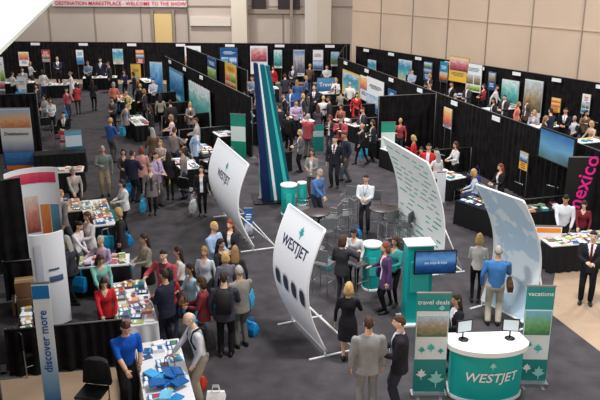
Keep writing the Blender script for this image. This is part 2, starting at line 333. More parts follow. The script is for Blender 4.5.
def popup(u,vt,vb,wpx,cols,face,arc=80,seed=0,concave=False,name='curved_popup_display',blocks=(),warp=.2):
    p=at(u,vb); w=wpx*mpp(p); h=zat(p,vt); R=w/2/math.sin(D(arc/2)); m=MB(); n=20; s=-1 if concave else 1
    o=MB(); o.box((0,0,.04),(w*.4,.3,.05),STEEL); root=o.obj(name,p,D(face+90))
    rows=[]
    for z in (.06,h): rows.append([(R*math.sin(D(arc)*(i/n-.5)),-s*(R*math.cos(D(arc)*(i/n-.5))-R*math.cos(D(arc/2))),z) for i in range(n+1)]+[(R*.97*math.sin(D(arc)*(i/n-.5)),-s*(R*math.cos(D(arc)*(i/n-.5))-R*math.cos(D(arc/2)))+.05,z) for i in range(n,-1,-1)])
    m.loft(rows,poster_mat(cols,3,warp,seed),False); m.obj('fabric_wall',(0,0,0),0,root)
    for (a0,a1,z0,z1,c) in blocks:
        g=MB(); k=6; r=[]
        for z in(z0*h,z1*h): r.append([(R*1.0*math.sin(D(arc)*(a0+(a1-a0)*i/k-.5)),-s*(R*math.cos(D(arc)*(a0+(a1-a0)*i/k-.5))-R*math.cos(D(arc/2)))-.015,z) for i in range(k+1)])
        g.loft(r,poster_mat(c,5,.4,seed+1),False,False,False); g.obj('graphic_block',(0,0,0),0,root)
    return root
popup(41,171,262,50,((236,236,240),(244,244,246),(242,242,244)),300,95,3,True,warp=.05,blocks=((.04,.34,.1,.62,((40,80,50),(140,130,90),(190,170,150))),(.37,.6,.3,.7,((150,70,60),(215,140,120),(235,215,200))),(.63,.78,.1,.6,((215,85,45),(235,150,85))),(.8,.95,.1,.6,((40,100,60),(120,165,200))),(.06,.94,.84,.95,((215,40,95),(235,85,110)))))
popup(56,233,326,32,((225,225,230),(238,238,242),(242,242,246)),300,60,5,warp=.05,blocks=((.1,.3,.3,.9,((190,200,215),(225,225,235))),(.45,.85,.5,.56,((60,80,120),(90,110,150))),(.45,.75,.62,.64,((60,80,120),(90,110,150))),))
# ---- large curved fabric panels ---------------------------------------------------
def sail(blp,brp,h,bulge,lean,mt,z0=.15,name='curved_fabric_panel',flip=1,windows=False,txt=None,tmt=NAVY,tv=.82,lines=None,tsz=.42,tu=.5):
    A=at(*blp);Bq=at(*brp); wd=Bq-A; W=wd.length; wn=wd.normalized(); nn=V((wn.y,-wn.x,0))
    if nn.y>0: nn=-nn
    def S(u,t,o=0):
        off=bulge*math.sin(math.pi*t)*flip-lean*t
        dt=bulge*math.pi*math.cos(math.pi*t)*flip-lean
        nrm=(nn*h-V((0,0,1))*dt).normalized()
        return A+wn*(u*W)+nn*off+V((0,0,z0+t*h))+nrm*o
    m=MB(); nu,nt_=14,36; c0=A
    for o in(.012,-.012):
        m.add([S(i/nu,j/nt_,o)-c0 for j in range(nt_+1) for i in range(nu+1)],[(j*(nu+1)+i,j*(nu+1)+i+1,(j+1)*(nu+1)+i+1,(j+1)*(nu+1)+i) for j in range(nt_) for i in range(nu)],mt,True)
    for u0 in(0,1):
        rings=[]
        for j in range(nt_+1):
            c=S(u0,j/nt_)-c0; q=(S(u0,j/nt_,1)-S(u0,j/nt_,0)); rings.append([c+wn*(.026*math.cos(k*math.pi/4))+q*(.026*math.sin(k*math.pi/4)) for k in range(8)])
        m.loft(rings,WHITE)
    m.path([S(0,0)-c0,S(1,0)-c0],.025,WHITE,8); m.path([S(0,1)-c0,S(1,1)-c0],.025,WHITE,8)
    for u in(0.02,.98):
        f=S(u,0)-c0; fz=V((f.x,f.y,.025)); m.path([fz+nn*.35,fz-nn*.7],.022,WHITE,8); m.path([fz,f],.022,WHITE,8)
        m.path([fz-nn*.65,S(u,.4)-c0-nn*.02],.016,WHITE,8)
    q0=S(0.02,0)-c0-nn*.65; q1=S(.98,0)-c0-nn*.65; m.path([V((q0.x,q0.y,.03)),V((q1.x,q1.y,.03))],.016,WHITE,8)
    root=m.obj(name,c0)
    if windows:
        g=MB(); G=mat('window_print',(52,54,70),.5); GB=mat('window_rim',(200,205,215),.5)
        for k in range(4):
            uc=.14+k*.24; tc=.44
            for (a_,b_,o,mm) in((.09,.1,.018,GB),(.068,.078,.024,G)):
                vs=[S(uc+a_*math.copysign(abs(math.cos(q))**.7,math.cos(q)),tc+b_*.8*math.copysign(abs(math.sin(q))**.7,math.sin(q)),o)-c0 for q in [i*2*math.pi/24 for i in range(24)]]
                g.add(vs,[tuple(range(24))],mm)
        g.obj('printed_windows',(0,0,0),0,root)
    if txt:
        vs,fs=textmesh(txt,tsz,.1); g=MB(); g.add([S(tu+p.x/W,tv+p.y/h,.02)-c0 for p in vs],fs,tmt); g.obj('lettering',(0,0,0),0,root)
        g=MB(); g.add([S(tu+x/W,tv+(.3+z)/h,.021)-c0 for x,z in leafpoly(.1,0,.14)],[tuple(range(15))],TEAL); g.obj('leaf_emblem',(0,0,0),0,root)
    if lines:
        g=MB(); rnd=random.Random(3)
        for r in range(17):
            uu=.05
            while uu<.9:
                l=rnd.uniform(.07,.18); tt=.07+r*.053
                if rnd.random()<.85: g.add([S(uu,tt,.02)-c0,S(min(uu+l,.95),tt,.02)-c0,S(min(uu+l,.95),tt+.013,.02)-c0,S(uu,tt+.013,.02)-c0],[(0,1,2,3)],rnd.choice((TEALB,lines,TEAL,lines)))
                uu+=l+.06
        g.obj('printed_place_names',(0,0,0),0,root)
    return root
sail((224,216),(254,252),2.3,.36,-.1,PANELW,windows=False,txt='WESTJET',tsz=.31,tv=.68)
sail((292,322),(326,358),2.55,.38,-.05,PANELW,windows=True,txt='WESTJET',tsz=.30,tv=.76)
sail((396,238),(440,276),2.8,-.25,-.5,mat('panel_offwhite',(248,250,248),.6),name='curved_fabric_panel',lines=mat('grey_green_ink',(130,175,170),.6))
def mapmat():
    m=bpy.data.materials.new('route_map_print'); m.use_nodes=True; nt=m.node_tree; b=nt.nodes['Principled BSDF']
    tc=nt.nodes.new('ShaderNodeTexCoord'); n=nt.nodes.new('ShaderNodeTexNoise'); n.inputs['Scale'].default_value=1.3; n.inputs['Detail'].default_value=6
    r=nt.nodes.new('ShaderNodeValToRGB'); r.color_ramp.elements[0].position=.49; r.color_ramp.elements[1].position=.52
    r.color_ramp.elements[0].color=(*lin((238,246,252)),1); r.color_ramp.elements[1].color=(*lin((196,218,236)),1)
    nt.links.new(tc.outputs['Object'],n.inputs[0]); nt.links.new(n.outputs['Fac'],r.inputs[0]); nt.links.new(r.outputs[0],b.inputs['Base Color']); b.inputs['Roughness'].default_value=.6; return m
sail((481,306),(525,330),2.8,-.46,-.42,mapmat(),name='route_map_panel')
# ---- tail fin ------------------------------------------------------------------
p=at(275,201); m=MB(); TABS.append((p,0,1.4,1.0))
k=mpp(p)
def fp(u,v): return ((u-275)*k,(201-v)*k*1.05)
m.prism([fp(256,70),fp(271,73),fp(290,184),fp(289,200),fp(262,200)],-.1,.1,TEALD)
m.prism([fp(256,70),fp(259,70),fp(271,200),fp(262,200)],-.12,.12,NAVY)
m.prism([fp(260,71),fp(261.5,71),fp(277,200),fp(274,200)],-.115,.115,WHITE)
m.prism([fp(266,72),fp(267,72),fp(289,192),fp(288,200),fp(286,200)],-.115,.115,TEALB)
m.box((0,.2,.03),(1.4,1.2,.06),BLACKM)
m.obj('aircraft_tail_display',p,D(8),bev=.01)
# ---- podiums, tower, desk ---------------------------------------------------------
def podium(u,vb,vt,wpx,body=TEAL):
    p=at(u,vb); r=wpx*mpp(p)/2; h=zat(p,vt); m=MB(); TABS.append((p,0,r*2,r*2))
    m.cyl((0,0,.0),(0,0,.06),r*1.02,r*1.02,WHITE,32); m.cyl((0,0,.06),(0,0,h-.05),r*.95,r*.95,body,32); m.cyl((0,0,h-.05),(0,0,h),r*1.05,r*1.05,WHITE,32)
    m.box((0,-r*.95,h*.55),(r*.7,.02,h*.4),TEALB)
    m.obj('round_podium',p,bev=.005); return p,h
podium(289,214,184,16); podium(371,288,243,19); podium(302,205,182,9)
p=at(415,321); h=zat(p,243); m=MB(); m.box((0,0,h/2),(.55,.4,h),TEAL); m.box((0,0,.03),(.75,.6,.06),WHITE); TABS.append((p,0,.6,.5))
m.box((0,-.21,h*.62),(.4,.02,.7),TEALB); m.box((0,0,h+.02),(.6,.45,.04),WHITE)
tw=m.obj('display_tower',p,D(5),bev=.01)
m=MB(); m.box((0,0,0),(.9,.06,.53),BLACKM); m.box((-.1,.1,0),(.3,.2,.3),BLACKM); m.obj('monitor_case',(.28,-.32,h*.83),0,tw,bev=.01)
m=MB(); m.box((0,-.035,0),(.85,.005,.48),poster_mat(((15,30,70),(30,70,130),(90,140,190),(30,60,120)),3,.25,4,.2,.35)); m.obj('screen',(.28,-.32,h*.83),0,tw)
text_on(tw,'the trips & trips',.075,(.28,-.37,h*.83),WHITE)
p=at(483,392); m=MB(); hh=1.05; n=28
def arcring(rx,ry,z,back): 
    return [(rx*math.sin(D(-80+160*i/n)),-ry*math.cos(D(-80+160*i/n)),z) for i in range(n+1)]+[(rx*.9,back,z),(-rx*.9,back,z)]
m.loft([arcring(.68,.42,.0,.3),arcring(.68,.42,.07,.3)],WHITE,False); m.loft([arcring(.66,.4,.07,.28),arcring(.66,.4,hh-.12,.28)],TEAL,False)
m.loft([arcring(.66,.4,hh-.12,.28),arcring(.74,.47,hh-.09,.32),arcring(.74,.47,hh,.32)],WHITE,False)
desk=m.obj('reception_desk',p,D(3))
vs,fs=textmesh('WESTJET',.24,.2); g=MB(); g.add([V((.665*math.sin(q.x/.62),-.405*math.cos(q.x/.62)-.012,.52+q.y)) for q in vs],fs,WHITE); g.obj('lettering',(0,0,0),0,desk)
g=MB(); g.prism([(x+.0,z) for x,z in leafpoly(0,.76,.09)],-.425,-.42,lw); g.obj('leaf_emblem',(0,0,0),0,desk)
for u_,r_ in ((-.42,.25),(.42,-.2)):
    m=MB(); m.cyl((0,0,hh),(0,0,hh+.015),.09,.09,BLACKM,20); m.cyl((0,.03,hh),(0,.03,hh+.25),.015,.015,BLACKM,8); m.box((0,0,hh+.27),(.3,.03,.24),BLACKM); m.box((0,-.017,hh+.27),(.26,.004,.2),mat('screen_lit',(200,210,215),.3,emit=.3)); m.obj('touchscreen',(u_,.05,0),r_,desk)
dd=V((S3[1].x-S3[0].x,S3[1].y-S3[0].y,0)).normalized(); nn=V((dd.y,-dd.x,0)); nn=-nn if nn.x>0 else nn
Q=V((S3[0].x,S3[0].y,0))+nn*.4
c=onplane(Q,nn,557,148); l=onplane(Q,nn,538,140); r=onplane(Q,nn,577,155); zt=c.z; wv=V((r.x-l.x,r.y-l.y,0)).length*.9
m=MB(); hv=.95; m.cyl((0,.1,0),(0,.1,zt),.03,.03,BLACKM); m.box((0,.1,.02),(.7,.5,.04),BLACKM); m.box((0,0,zt),(wv,.07,hv),BLACKM); tv=m.obj('television_on_stand',(c.x,c.y,0),math.atan2(nn.y,nn.x)+math.pi/2,bev=.01)
m=MB(); m.box((0,-.04,zt),(wv*.94,.005,hv*.9),poster_mat(((60,90,90),(90,140,170),(50,95,145)),2,.3,3,.2,.3)); m.obj('screen',(0,0,0),0,tv)
# ---- tables ----------------------------------------------------------------------
AG=114
mags(table(133,302,2.2,.75,108,CLOTHW,CLOTHW),skip=.05); mags(table(97,212,2.4,.75,110,CLOTHW,CLOTHB),skip=.05); 
t=table(165,378,2.7,.8,106,CLOTHW,CLOTHW); mags(t,cols=[(30,120,190),(60,160,220),(235,235,240),(20,80,150),(240,240,240),(210,215,220)],skip=.3)
mags(table(88,262,1.9,.7,12,CLOTHW,CLOTHB),cols=MAG); mags(table(70,205,1.2,.6,110,mat('tan_cloth',(190,170,140),.8),CLOTHB))
mags(table(138,120,2.2,.7,AG,CLOTHW,CLOTHB)); mags(table(124,98,2.0,.7,AG,CLOTHW,CLOTHB)); table(60,152,1.8,.7,15,CLOTHB,CLOTHB)
mags(table(56,170,1.8,.7,12,CLOTHW,CLOTHB)); mags(table(100,77,2,.7,10)); mags(table(60,84,2,.7,10)); mags(table(205,150,2,.7,AG,CLOTHB,CLOTHB)); mags(table(185,163,1.6,.7,AG,CLOTHW,CLOTHB))
mags(table(402,152,1.8,.7,120,CLOTHW,CLOTHB)); mags(table(440,172,1.8,.7,120,CLOTHW,CLOTHB)); mags(table(350,122,1.8,.7,120,CLOTHW,CLOTHB)); mags(table(376,137,1.8,.7,122,CLOTHB,CLOTHB))
mags(table(487,206,1.8,.7,125,CLOTHB,CLOTHB)); mags(table(533,208,1.9,.75,15,CLOTHB,CLOTHB)); mags(table(580,238,2.0,.75,12,CLOTHW,CLOTHB)); 
mags(table(300,118,1.8,.7,AG,CLOTHW,CLOTHB)); mags(table(262,88,1.8,.7,10)); mags(table(335,92,1.6,.7,20)); mags(table(450,96,1.8,.7,20)); mags(table(548,125,1.8,.7,20)); mags(table(590,140,1.8,.7,20,CLOTHW,CLOTHB))
table(275,148,1.6,.7,AG,CLOTHB,CLOTHB); mags(table(222,132,1.5,.7,AG)); table(232,100,1.5,.7,15); mags(table(500,108,1.6,.7,20)); mags(table(400,88,1.6,.7,20)); mags(table(148,80,1.6,.7,AG)); mags(table(20,82,1.6,.7,10))
mags(table(34,320,1.5,.6,110,CLOTHB,CLOTHB))
for u,v in((316,212),(383,208),(214,160)): bistro(u,v)
for u,v,a_ in((303,208,0),(333,216,160),(324,230,110),(345,213,200),(375,205,270),(396,212,190),(388,222,120),(324,262,60),(357,262,40),(404,224,150),(349,200,240),(303,226,40)): stool(u,v,a_)
for u,v,a_ in((90,372,260),(205,160,100),(226,150,200),(188,178,60),(212,178,120),(512,186,200),(475,187,200),(425,166,200),(410,160,200),(28,300,20),(196,155,20),(548,190,220),(60,128,300),(46,120,300),(590,124,200),(352,110,200),(437,158,240),(464,178,200),(118,112,20),(30,330,40)): chair(u,v,a_,jacket=(u==90))
# ---- people ---------------------------------------------------------------------------
def ik(A,Tt,l1,l2,pole):
    d=Tt-A; L=min(max(d.length,.12),l1+l2-.004); dn_=d.normalized(); Tt=A+dn_*L
    a_=(l1*l1-l2*l2+L*L)/(2*L); hh_=math.sqrt(max(l1*l1-a_*a_,0)); q=pole-dn_*pole.dot(dn_); q.normalize()
    return A+dn_*a_+q*hh_,Tt
def ringe(c,sx,fy,rx,ry,n=16): return [c+sx*(math.cos(t*2*math.pi/n)*rx)+fy*(math.sin(t*2*math.pi/n)*ry) for t in range(n)]
class PB:
    def __init__(s): s.V=[];s.Fq=[]
    def loft(s,rings):
        n=len(rings[0]); o=len(s.V)
        for r in rings: s.V+=r
        for i in range(len(rings)-1):
            for j in range(n): k=(j+1)%n; s.Fq.append((o+i*n+j,o+i*n+k,o+(i+1)*n+k,o+(i+1)*n+j))
        s.Fq.append(tuple(o+j for j in range(n))[::-1]); s.Fq.append(tuple(o+(len(rings)-1)*n+j for j in range(n)))
    def limb(s,A,Bq,ra,rb,n=12):
        d=(Bq-A).normalized(); x=d.orthogonal().normalized(); y=d.cross(x)
        s.loft([ringe(A-d*ra*.8,x,y,ra*.5,ra*.5,n),ringe(A-d*ra*.4,x,y,ra*.9,ra*.9,n),ringe(A,x,y,ra,ra,n),ringe(A.lerp(Bq,.5),x,y,(ra+rb)*.52,(ra+rb)*.52,n),ringe(Bq,x,y,rb,rb,n),ringe(Bq+d*rb*.4,x,y,rb*.85,rb*.85,n),ringe(Bq+d*rb*.7,x,y,rb*.45,rb*.45,n)])
POSES={
 'stand':dict(L=(.26,.04,-.04),R=(.26,.05,-.04)),
 'front':dict(L=(.07,.30,.18),R=(.09,.31,.2)),
 'one':dict(L=(.26,.03,-.04),R=(.12,.32,.24)),
 'hip':dict(L=(.21,.04,.06),R=(.26,.06,-.04)),
 'talk':dict(L=(.14,.26,.14),R=(.24,.40,.34)),
 'lean':dict(L=(.16,.36,.08),R=(.14,.40,.12),lean=18,hp=18),
 'lean2':dict(L=(.2,.18,.0),R=(.12,.42,.15),lean=11,hp=22),
 'cross':dict(L=(-.08,.19,.26),R=(-.08,.22,.22)),
 'phone':dict(L=(.1,.28,.28),R=(.09,.26,.34),hp=25),
 'walk':dict(L=(.25,.22,.02),R=(.25,-.18,.0),step=.27),
 'shift':dict(L=(.24,.1,.0),R=(.28,.0,-.02),step=.1,lean=3),
 'sit':dict(L=(.13,.33,.16),R=(.12,.36,.18),seated=True,lean=6),
}
def headgrid(nu=36,nv=24):
    vs=[];
    for j in range(nv+1):
        th=math.pi*j/nv
        for i in range(nu):
            ph=2*math.pi*i/nu
            vs.append((math.sin(th)*math.cos(ph),math.sin(th)*math.sin(ph),math.cos(th)))
    fs=[(j*nu+i,(j+1)*nu+i,(j+1)*nu+(i+1)%nu,j*nu+(i+1)%nu) for j in range(nv) for i in range(nu)]
    return np.array(vs),fs
HG,HFc=headgrid()
def shape_head(g):
    x=g[:,0]*.076; y=g[:,1]*.096; z=g[:,2]*.118
    lo=np.clip(-g[:,2],0,1); x=x*(1-.32*lo**1.6); fr=g[:,1]>0
    y=np.where(fr,y*(1+.02*lo),y*(1-.35*lo)); y=y+.012*lo
    f=np.clip(g[:,1],0,1)
    y=y+f*(.026*np.exp(-(x/.013)**2)*np.exp(-((z+.018)/.022)**2)+.008*np.exp(-(x/.011)**2)*np.exp(-((z-.01)/.03)**2))
    y=y-f*.010*(np.exp(-((np.abs(x)-.031)/.016)**2)*np.exp(-((z-.008)/.014)**2))
    y=y+f*(.006*np.exp(-((z-.033)/.01)**2)*np.exp(-(x/.05)**2)+.006*np.exp(-(x/.025)**2)*np.exp(-((z+.062)/.01)**2)+.008*np.exp(-(x/.02)**2)*np.exp(-((z+.1)/.015)**2))
    return np.stack([x,y,z],1)
HEAD=shape_head(HG)
cache={}
def build_person(pose,outfit,hair,fem,vox):
    key=(pose,outfit,hair,fem,vox)
    if key in cache: return cache[key]
    P=POSES[pose]; lean=D(P.get('lean',0)); seated=P.get('seated',False)
    pel=V((0,-.35*math.sin(lean)*(0 if seated else 1),.53 if seated else .92)); R=Matrix.Rotation(-lean,3,'X')
    X=V((1,0,0)); tp=lambda x,y,z: pel+R@V((x,y,z)); FY=R@V((0,1,0))
    pb=PB(); caps=[]
    jk=outfit in('suit','coat','jacket')
    g=.012 if jk else 0
    if fem: prof=[(-.11,.13,.10),(-.03,.178,.125),(.06,.165,.115),(.15,.135,.1),(.22,.135,.1),(.31,.155,.122),(.37,.16,.128),(.44,.17,.105),(.49,.155,.085),(.53,.075,.06)]
    else: prof=[(-.11,.13,.10),(-.03,.17,.12),(.06,.168,.12),(.15,.165,.12),(.24,.175,.122),(.33,.192,.13),(.40,.202,.127),(.46,.2,.107),(.51,.165,.085),(.545,.08,.065)]
    pb.loft([ringe(tp(0,(.008 if z>.25 else 0),z),X,FY,rx+(g if z>-.05 else 0),ry+(g if z>-.05 else 0)) for z,rx,ry in prof])
    ws=.172 if fem else .208
    pb.limb(tp(0,-.005,.50),tp(0,.02,.63),.055 if fem else .062,.05 if fem else .058)
    caps.append((tp(0,0,.54),tp(0,.02,.66),.05,'neck'))
    caps.append((tp(0,0,.02),tp(0,0,.42),.13,'torso'))
    hands=[]
    for s,k_ in((-1,'L'),(1,'R')):
        t_=P[k_]; S_=tp(s*ws,0,.475); W=tp(s*t_[0],t_[1],t_[2])
        E,W=ik(S_,W,.28,.25,(R@V((s*.7 if pose!='hip' else s*1.5,-.8 if pose!='hip' else -.2,-.5))))
        a0=.060+g*.6 if not fem else .05+g*.6; a1=a0*.82; a2=a0*.64
        pb.limb(S_,E,a0,a1); pb.limb(E,W,a1,a2)
        caps.append((S_,E,a0,'uarm')); caps.append((E,W,a2,'farm'))
        hands.append((s,E,W))
    feet=[]
    st=P.get('step',0)
    for s in(-1,1):
        hp=pel+V((s*.088,0,-.02)); 
        if seated: kn=hp+V((s*.05,.43,.0)); an=kn+V((0,.04,-.42))
        else:
            an=V((s*(.10 if not fem else .08),s*st,.09)); kn,an=ik(hp,an,.425,.42,V((s*.1,1,0)))
        bare=outfit in('dress','skirt')
        r0,r1,r2=((.088,.058,.04) if fem else (.092,.07,.06)) if not bare else(.082,.052,.035)
        pb.limb(hp,kn,r0,r1); pb.limb(kn,an,r1,r2)
        if bare or fem: pb.limb(kn.lerp(an,.15)+V((0,-.012,0)),kn.lerp(an,.5),.05,.042)
        caps.append((hp,kn,r0,'leg')); caps.append((kn,an,r1,'shin')); feet.append((s,an,kn))
    if outfit in('dress','skirt','coat') and not seated:
        hz={'dress':-.42,'skirt':-.40,'coat':-.26}[outfit]
        w0=.165 if fem else .18
        rr=[(.06,w0,.12),(-.05,w0+.025,.14),(hz*.6,w0+.035,.155),(hz,w0+.045+st*.2,.17+st*.5)]
        pb.loft([ringe(pel+V((0,0,z)),X,V((0,1,0)),a_,b_,20) for z,a_,b_ in rr])
    if outfit in('suit','jacket') and not seated:
        w0=.168 if fem else .185
        pb.loft([ringe(tp(0,0,z),X,FY,a_,b_,20) for z,a_,b_ in((.08,w0-.005,.118),(0,w0+.01,.135),(-.13,w0+.02,.145))])
    me=bpy.data.meshes.new('b'); me.from_pydata([tuple(v) for v in pb.V],[],pb.Fq); me.update()
    ob=bpy.data.objects.new('b',me); sc.collection.objects.link(ob)
    rm=ob.modifiers.new('r','REMESH'); rm.mode='VOXEL'; rm.voxel_size=vox; sm=ob.modifiers.new('s','SMOOTH'); sm.factor=.5; sm.iterations=3
    bpy.context.view_layer.update(); dg=bpy.context.evaluated_depsgraph_get(); e=ob.evaluated_get(dg); em=e.to_mesh()
    nv=len(em.vertices); co=np.empty(nv*3); em.vertices.foreach_get('co',co); co=co.reshape(-1,3)
    faces=[tuple(p.vertices) for p in em.polygons]; e.to_mesh_clear(); bpy.data.objects.remove(ob); bpy.data.meshes.remove(me)
    fc=np.array([co[list(f)].mean(0) for f in faces])
    ds=[]
    for A_,B_,r,tag in caps:
        A1=np.array(A_);B1=np.array(B_); ab=B1-A1; t=np.clip(((fc-A1)@ab)/(ab@ab),0,1); ds.append(np.linalg.norm(fc-(A1+t[:,None]*ab),axis=1)-r)
    near=np.argmin(np.stack(ds),0); Ri=np.array(R.transposed()); loc=(fc-np.array(pel))@Ri.T
    mi=[]
    for i in range(len(faces)):
        tag=caps[near[i]][3]; x,y,z=loc[i]
        if tag=='neck': k=0 if z>.53 or (y>0 and z>.49) else 2
        elif tag=='uarm': k=2
        elif tag=='farm': k=0 if outfit in('tee',) else 2
        elif tag=='torso':
            k=2
            lim={'suit':-.13,'jacket':-.13,'coat':-.3,'dress':-.5,'skirt':.05}.get(outfit,-.02)
            if z<lim: k=3
            if outfit=='suit' and y>.05 and z>.16 and abs(x)<(z-.16)*.24: k=5 if abs(x)>.02 or fem else 7
            if outfit in('jacket','coat') and y>.05 and z>-.05 and abs(x)<.045: k=5
            if fem and outfit not in('suit',) and y>.03 and z>.42 and abs(x)<(z-.40)*.55: k=0
        else:
            zz=fc[i][2]-pel.z
            k=3
            if outfit=='coat' and zz>-.25: k=2
            if outfit in('suit','jacket') and zz>-.13 and not seated: k=2
            if outfit=='dress': k=2 if zz>-.41 else 0
            if outfit=='skirt': k=3 if zz>-.39 else 0
            if outfit in('dress','skirt') and seated and caps[near[i]][3]=='leg': k=2 if outfit=='dress' else 3
        mi.append(k)
    VV=[co]; FF=list(faces); MI=list(mi); base=[nv]
    def addm(vs,fs,k):
        vs=np.array([tuple(v) for v in vs]); VV.append(vs); o=base[0]; base[0]+=len(vs)
        FF.extend([tuple(a_+o for a_ in f) for f in fs]); MI.extend([k]*len(fs))
    def addloft(rings,k):
        n=len(rings[0]); vs=[p for r in rings for p in r]; fs=[(i*n+j,i*n+(j+1)%n,(i+1)*n+(j+1)%n,(i+1)*n+j) for i in range(len(rings)-1) for j in range(n)]
        fs+=[tuple(range(n))[::-1],tuple((len(rings)-1)*n+j for j in range(n))]; addm(vs,fs,k)
    hR=R@Matrix.Rotation(D(-P.get('hp',5))+lean*.6,3,'X'); hc=tp(0,.03,.735)
    M3=np.array(hR); hcn=np.array(hc)
    addm(HEAD@M3.T+hcn,HFc,0)
    def hl(a_): return np.array(a_)@M3.T+hcn
    def ell(c,r,k,n=8):
        th=[(math.pi*j/6) for j in range(7)]; vs=[]; 
        for t in th:
            for i in range(n): q=2*math.pi*i/n; vs.append((c[0]+r[0]*math.sin(t)*math.cos(q),c[1]+r[1]*math.sin(t)*math.sin(q),c[2]+r[2]*math.cos(t)))
        addm(hl(vs),[(j*n+i,(j+1)*n+i,(j+1)*n+(i+1)%n,j*n+(i+1)%n) for j in range(6) for i in range(n)],k)
    for s in(-1,1):
        ell((s*.031,.079,.008),(.011,.008,.006),6); ell((s*.077,-.005,-.005),(.010,.018,.03),0); ell((s*.031,.086,.028),(.016,.006,.0035),1)
    ell((0,.098,-.062),(.021,.008,.006),8)
    gx,gy,gz=HG[:,0],HG[:,1],HG[:,2]
    if hair in('short','bob','long','bun'):
        line=np.where(gy>0,.42-.25*np.abs(gx)**2*(1-gy),-.35+.75*np.clip(gy+.35,0,1)) if hair in('short','bun') else np.where(gy>.25,.45-.9*np.clip(np.abs(gx)-.45,0,1),-.75)
        if hair in('bob','long'): line=np.where((gy>.0)&(gy<=.25),-.4,line)
        mask=gz>line; th_={'short':1.07,'bun':1.06,'bob':1.15,'long':1.12}[hair]
        sc_=np.where(mask,th_+.03*np.sin(gx*9+gz*7),.86)[:,None]
    elif hair=='balding':
        mask=(gz<.35)&(gz>-.4)&(gy<.15); sc_=np.where(mask,1.06,.86)[:,None]
    else: sc_=None
    if sc_ is not None:
        hb=np.stack([gx*.076,gy*.096,gz*.118],1)*sc_; addm(hl(hb),HFc,1)
    def hring(z,y,rx,ry): return [V(tuple(v)) for v in hl([(math.cos(q)*rx,y+math.sin(q)*ry,z) for q in [i*2*math.pi/14 for i in range(14)]])]
    if hair=='long': addloft([hring(.06,-.035,.06,.055),hring(.0,-.045,.09,.06),hring(-.08,-.05,.1,.055),hring(-.17,-.06,.11,.05),hring(-.27,-.075,.1,.04),hring(-.34,-.08,.05,.02)],1)
    if hair=='bob': addloft([hring(.06,-.03,.06,.06),hring(.0,-.035,.095,.07),hring(-.08,-.035,.105,.07),hring(-.14,-.04,.085,.055)],1)
    if hair=='bun': ell((0,-.11,.03),(.04,.04,.04),1)
    for s,E,W in hands:
        d=(W-E).normalized()
        if abs(d.z)>.75: n_=V((-s,0,0))
        else: n_=V((-s*.5,0,-1))
        n_=(n_-d*n_.dot(d)).normalized(); lat=d.cross(n_)*(1)
        if pose in('stand','walk','hip','one','shift') and lat.y<0: lat=-lat
        addloft([ringe(W-d*.03,lat,n_,.024,.019,8),ringe(W+d*.01,lat,n_,.026,.018,8),ringe(W+d*.05,lat,n_,.040,.015,8),ringe(W+d*.095,lat,n_,.041,.012,8)],0)
        def finger(b_,dr_,ln,r,cu):
            rings=[]; p_=b_; dd=dr_.copy()
            for sgm in range(4):
                x=dd.cross(n_).normalized(); y=dd.cross(x); rings.append(ringe(p_,x,y,r*(1-.12*sgm),r*(1-.12*sgm),6))
                if sgm<3: p_=p_+dd*(ln*(.42,.33,.25)[sgm]); dd=(dd+n_*cu).normalized()
            addloft(rings,0)
        for q,(o_,ln) in enumerate(((.03,.07),(.010,.079),(-.011,.073),(-.03,.058))): finger(W+d*.085+lat*o_,d,ln,.0092,.35+.05*q)
        finger(W+d*.025+lat*.03,(d+lat*.8+n_*.25).normalized(),.062,.011,.2)
    for s,an,kn in feet:
        fw=V((s*.12,1,0)).normalized(); sd=V((fw.y,-fw.x,0)); UP=V((0,0,1)); a0=V((an.x,an.y,0)); lift=an.z-.09
        def sr(y,rx,zt): return [a0+fw*y+sd*(rx*c_)+UP*(lift+max(0.012,zt*(.5+.5*s_))) for c_,s_ in [(math.cos(i*math.pi/5),math.sin(i*math.pi/5)) for i in range(10)]]
        addloft([sr(-.085,.018,.05),sr(-.07,.034,.1),sr(-.02,.04,.115),sr(.05,.042,.09),sr(.12,.047,.06),sr(.165,.038,.045),sr(.185,.015,.03)],4)
    A=np.concatenate(VV); me=bpy.data.meshes.new('person'); me.from_pydata([tuple(v) for v in A],[],FF)
    for _ in range(9): me.materials.append(WHITE)
    me.polygons.foreach_set('material_index',MI); me.polygons.foreach_set('use_smooth',[True]*len(FF)); me.update()
    cache[key]=(me,[(s,W.copy(),(W-E).normalized()) for s,E,W in hands],tp(0,-.15,.3),seated)
    return cache[key]
SK=[(224,178,150),(214,165,135),(232,190,165),(200,150,120)]
HC=dict(br=(70,45,32),bk=(28,22,20),bl=(190,155,100),gr=(165,160,155),rd=(130,60,35),db=(48,34,28),ph=(150,115,75))
def cm(c): return mat('clothing_fabric',c,.85,0,.08,9,.35,.15)
cnt=[0]; PPOS=[]
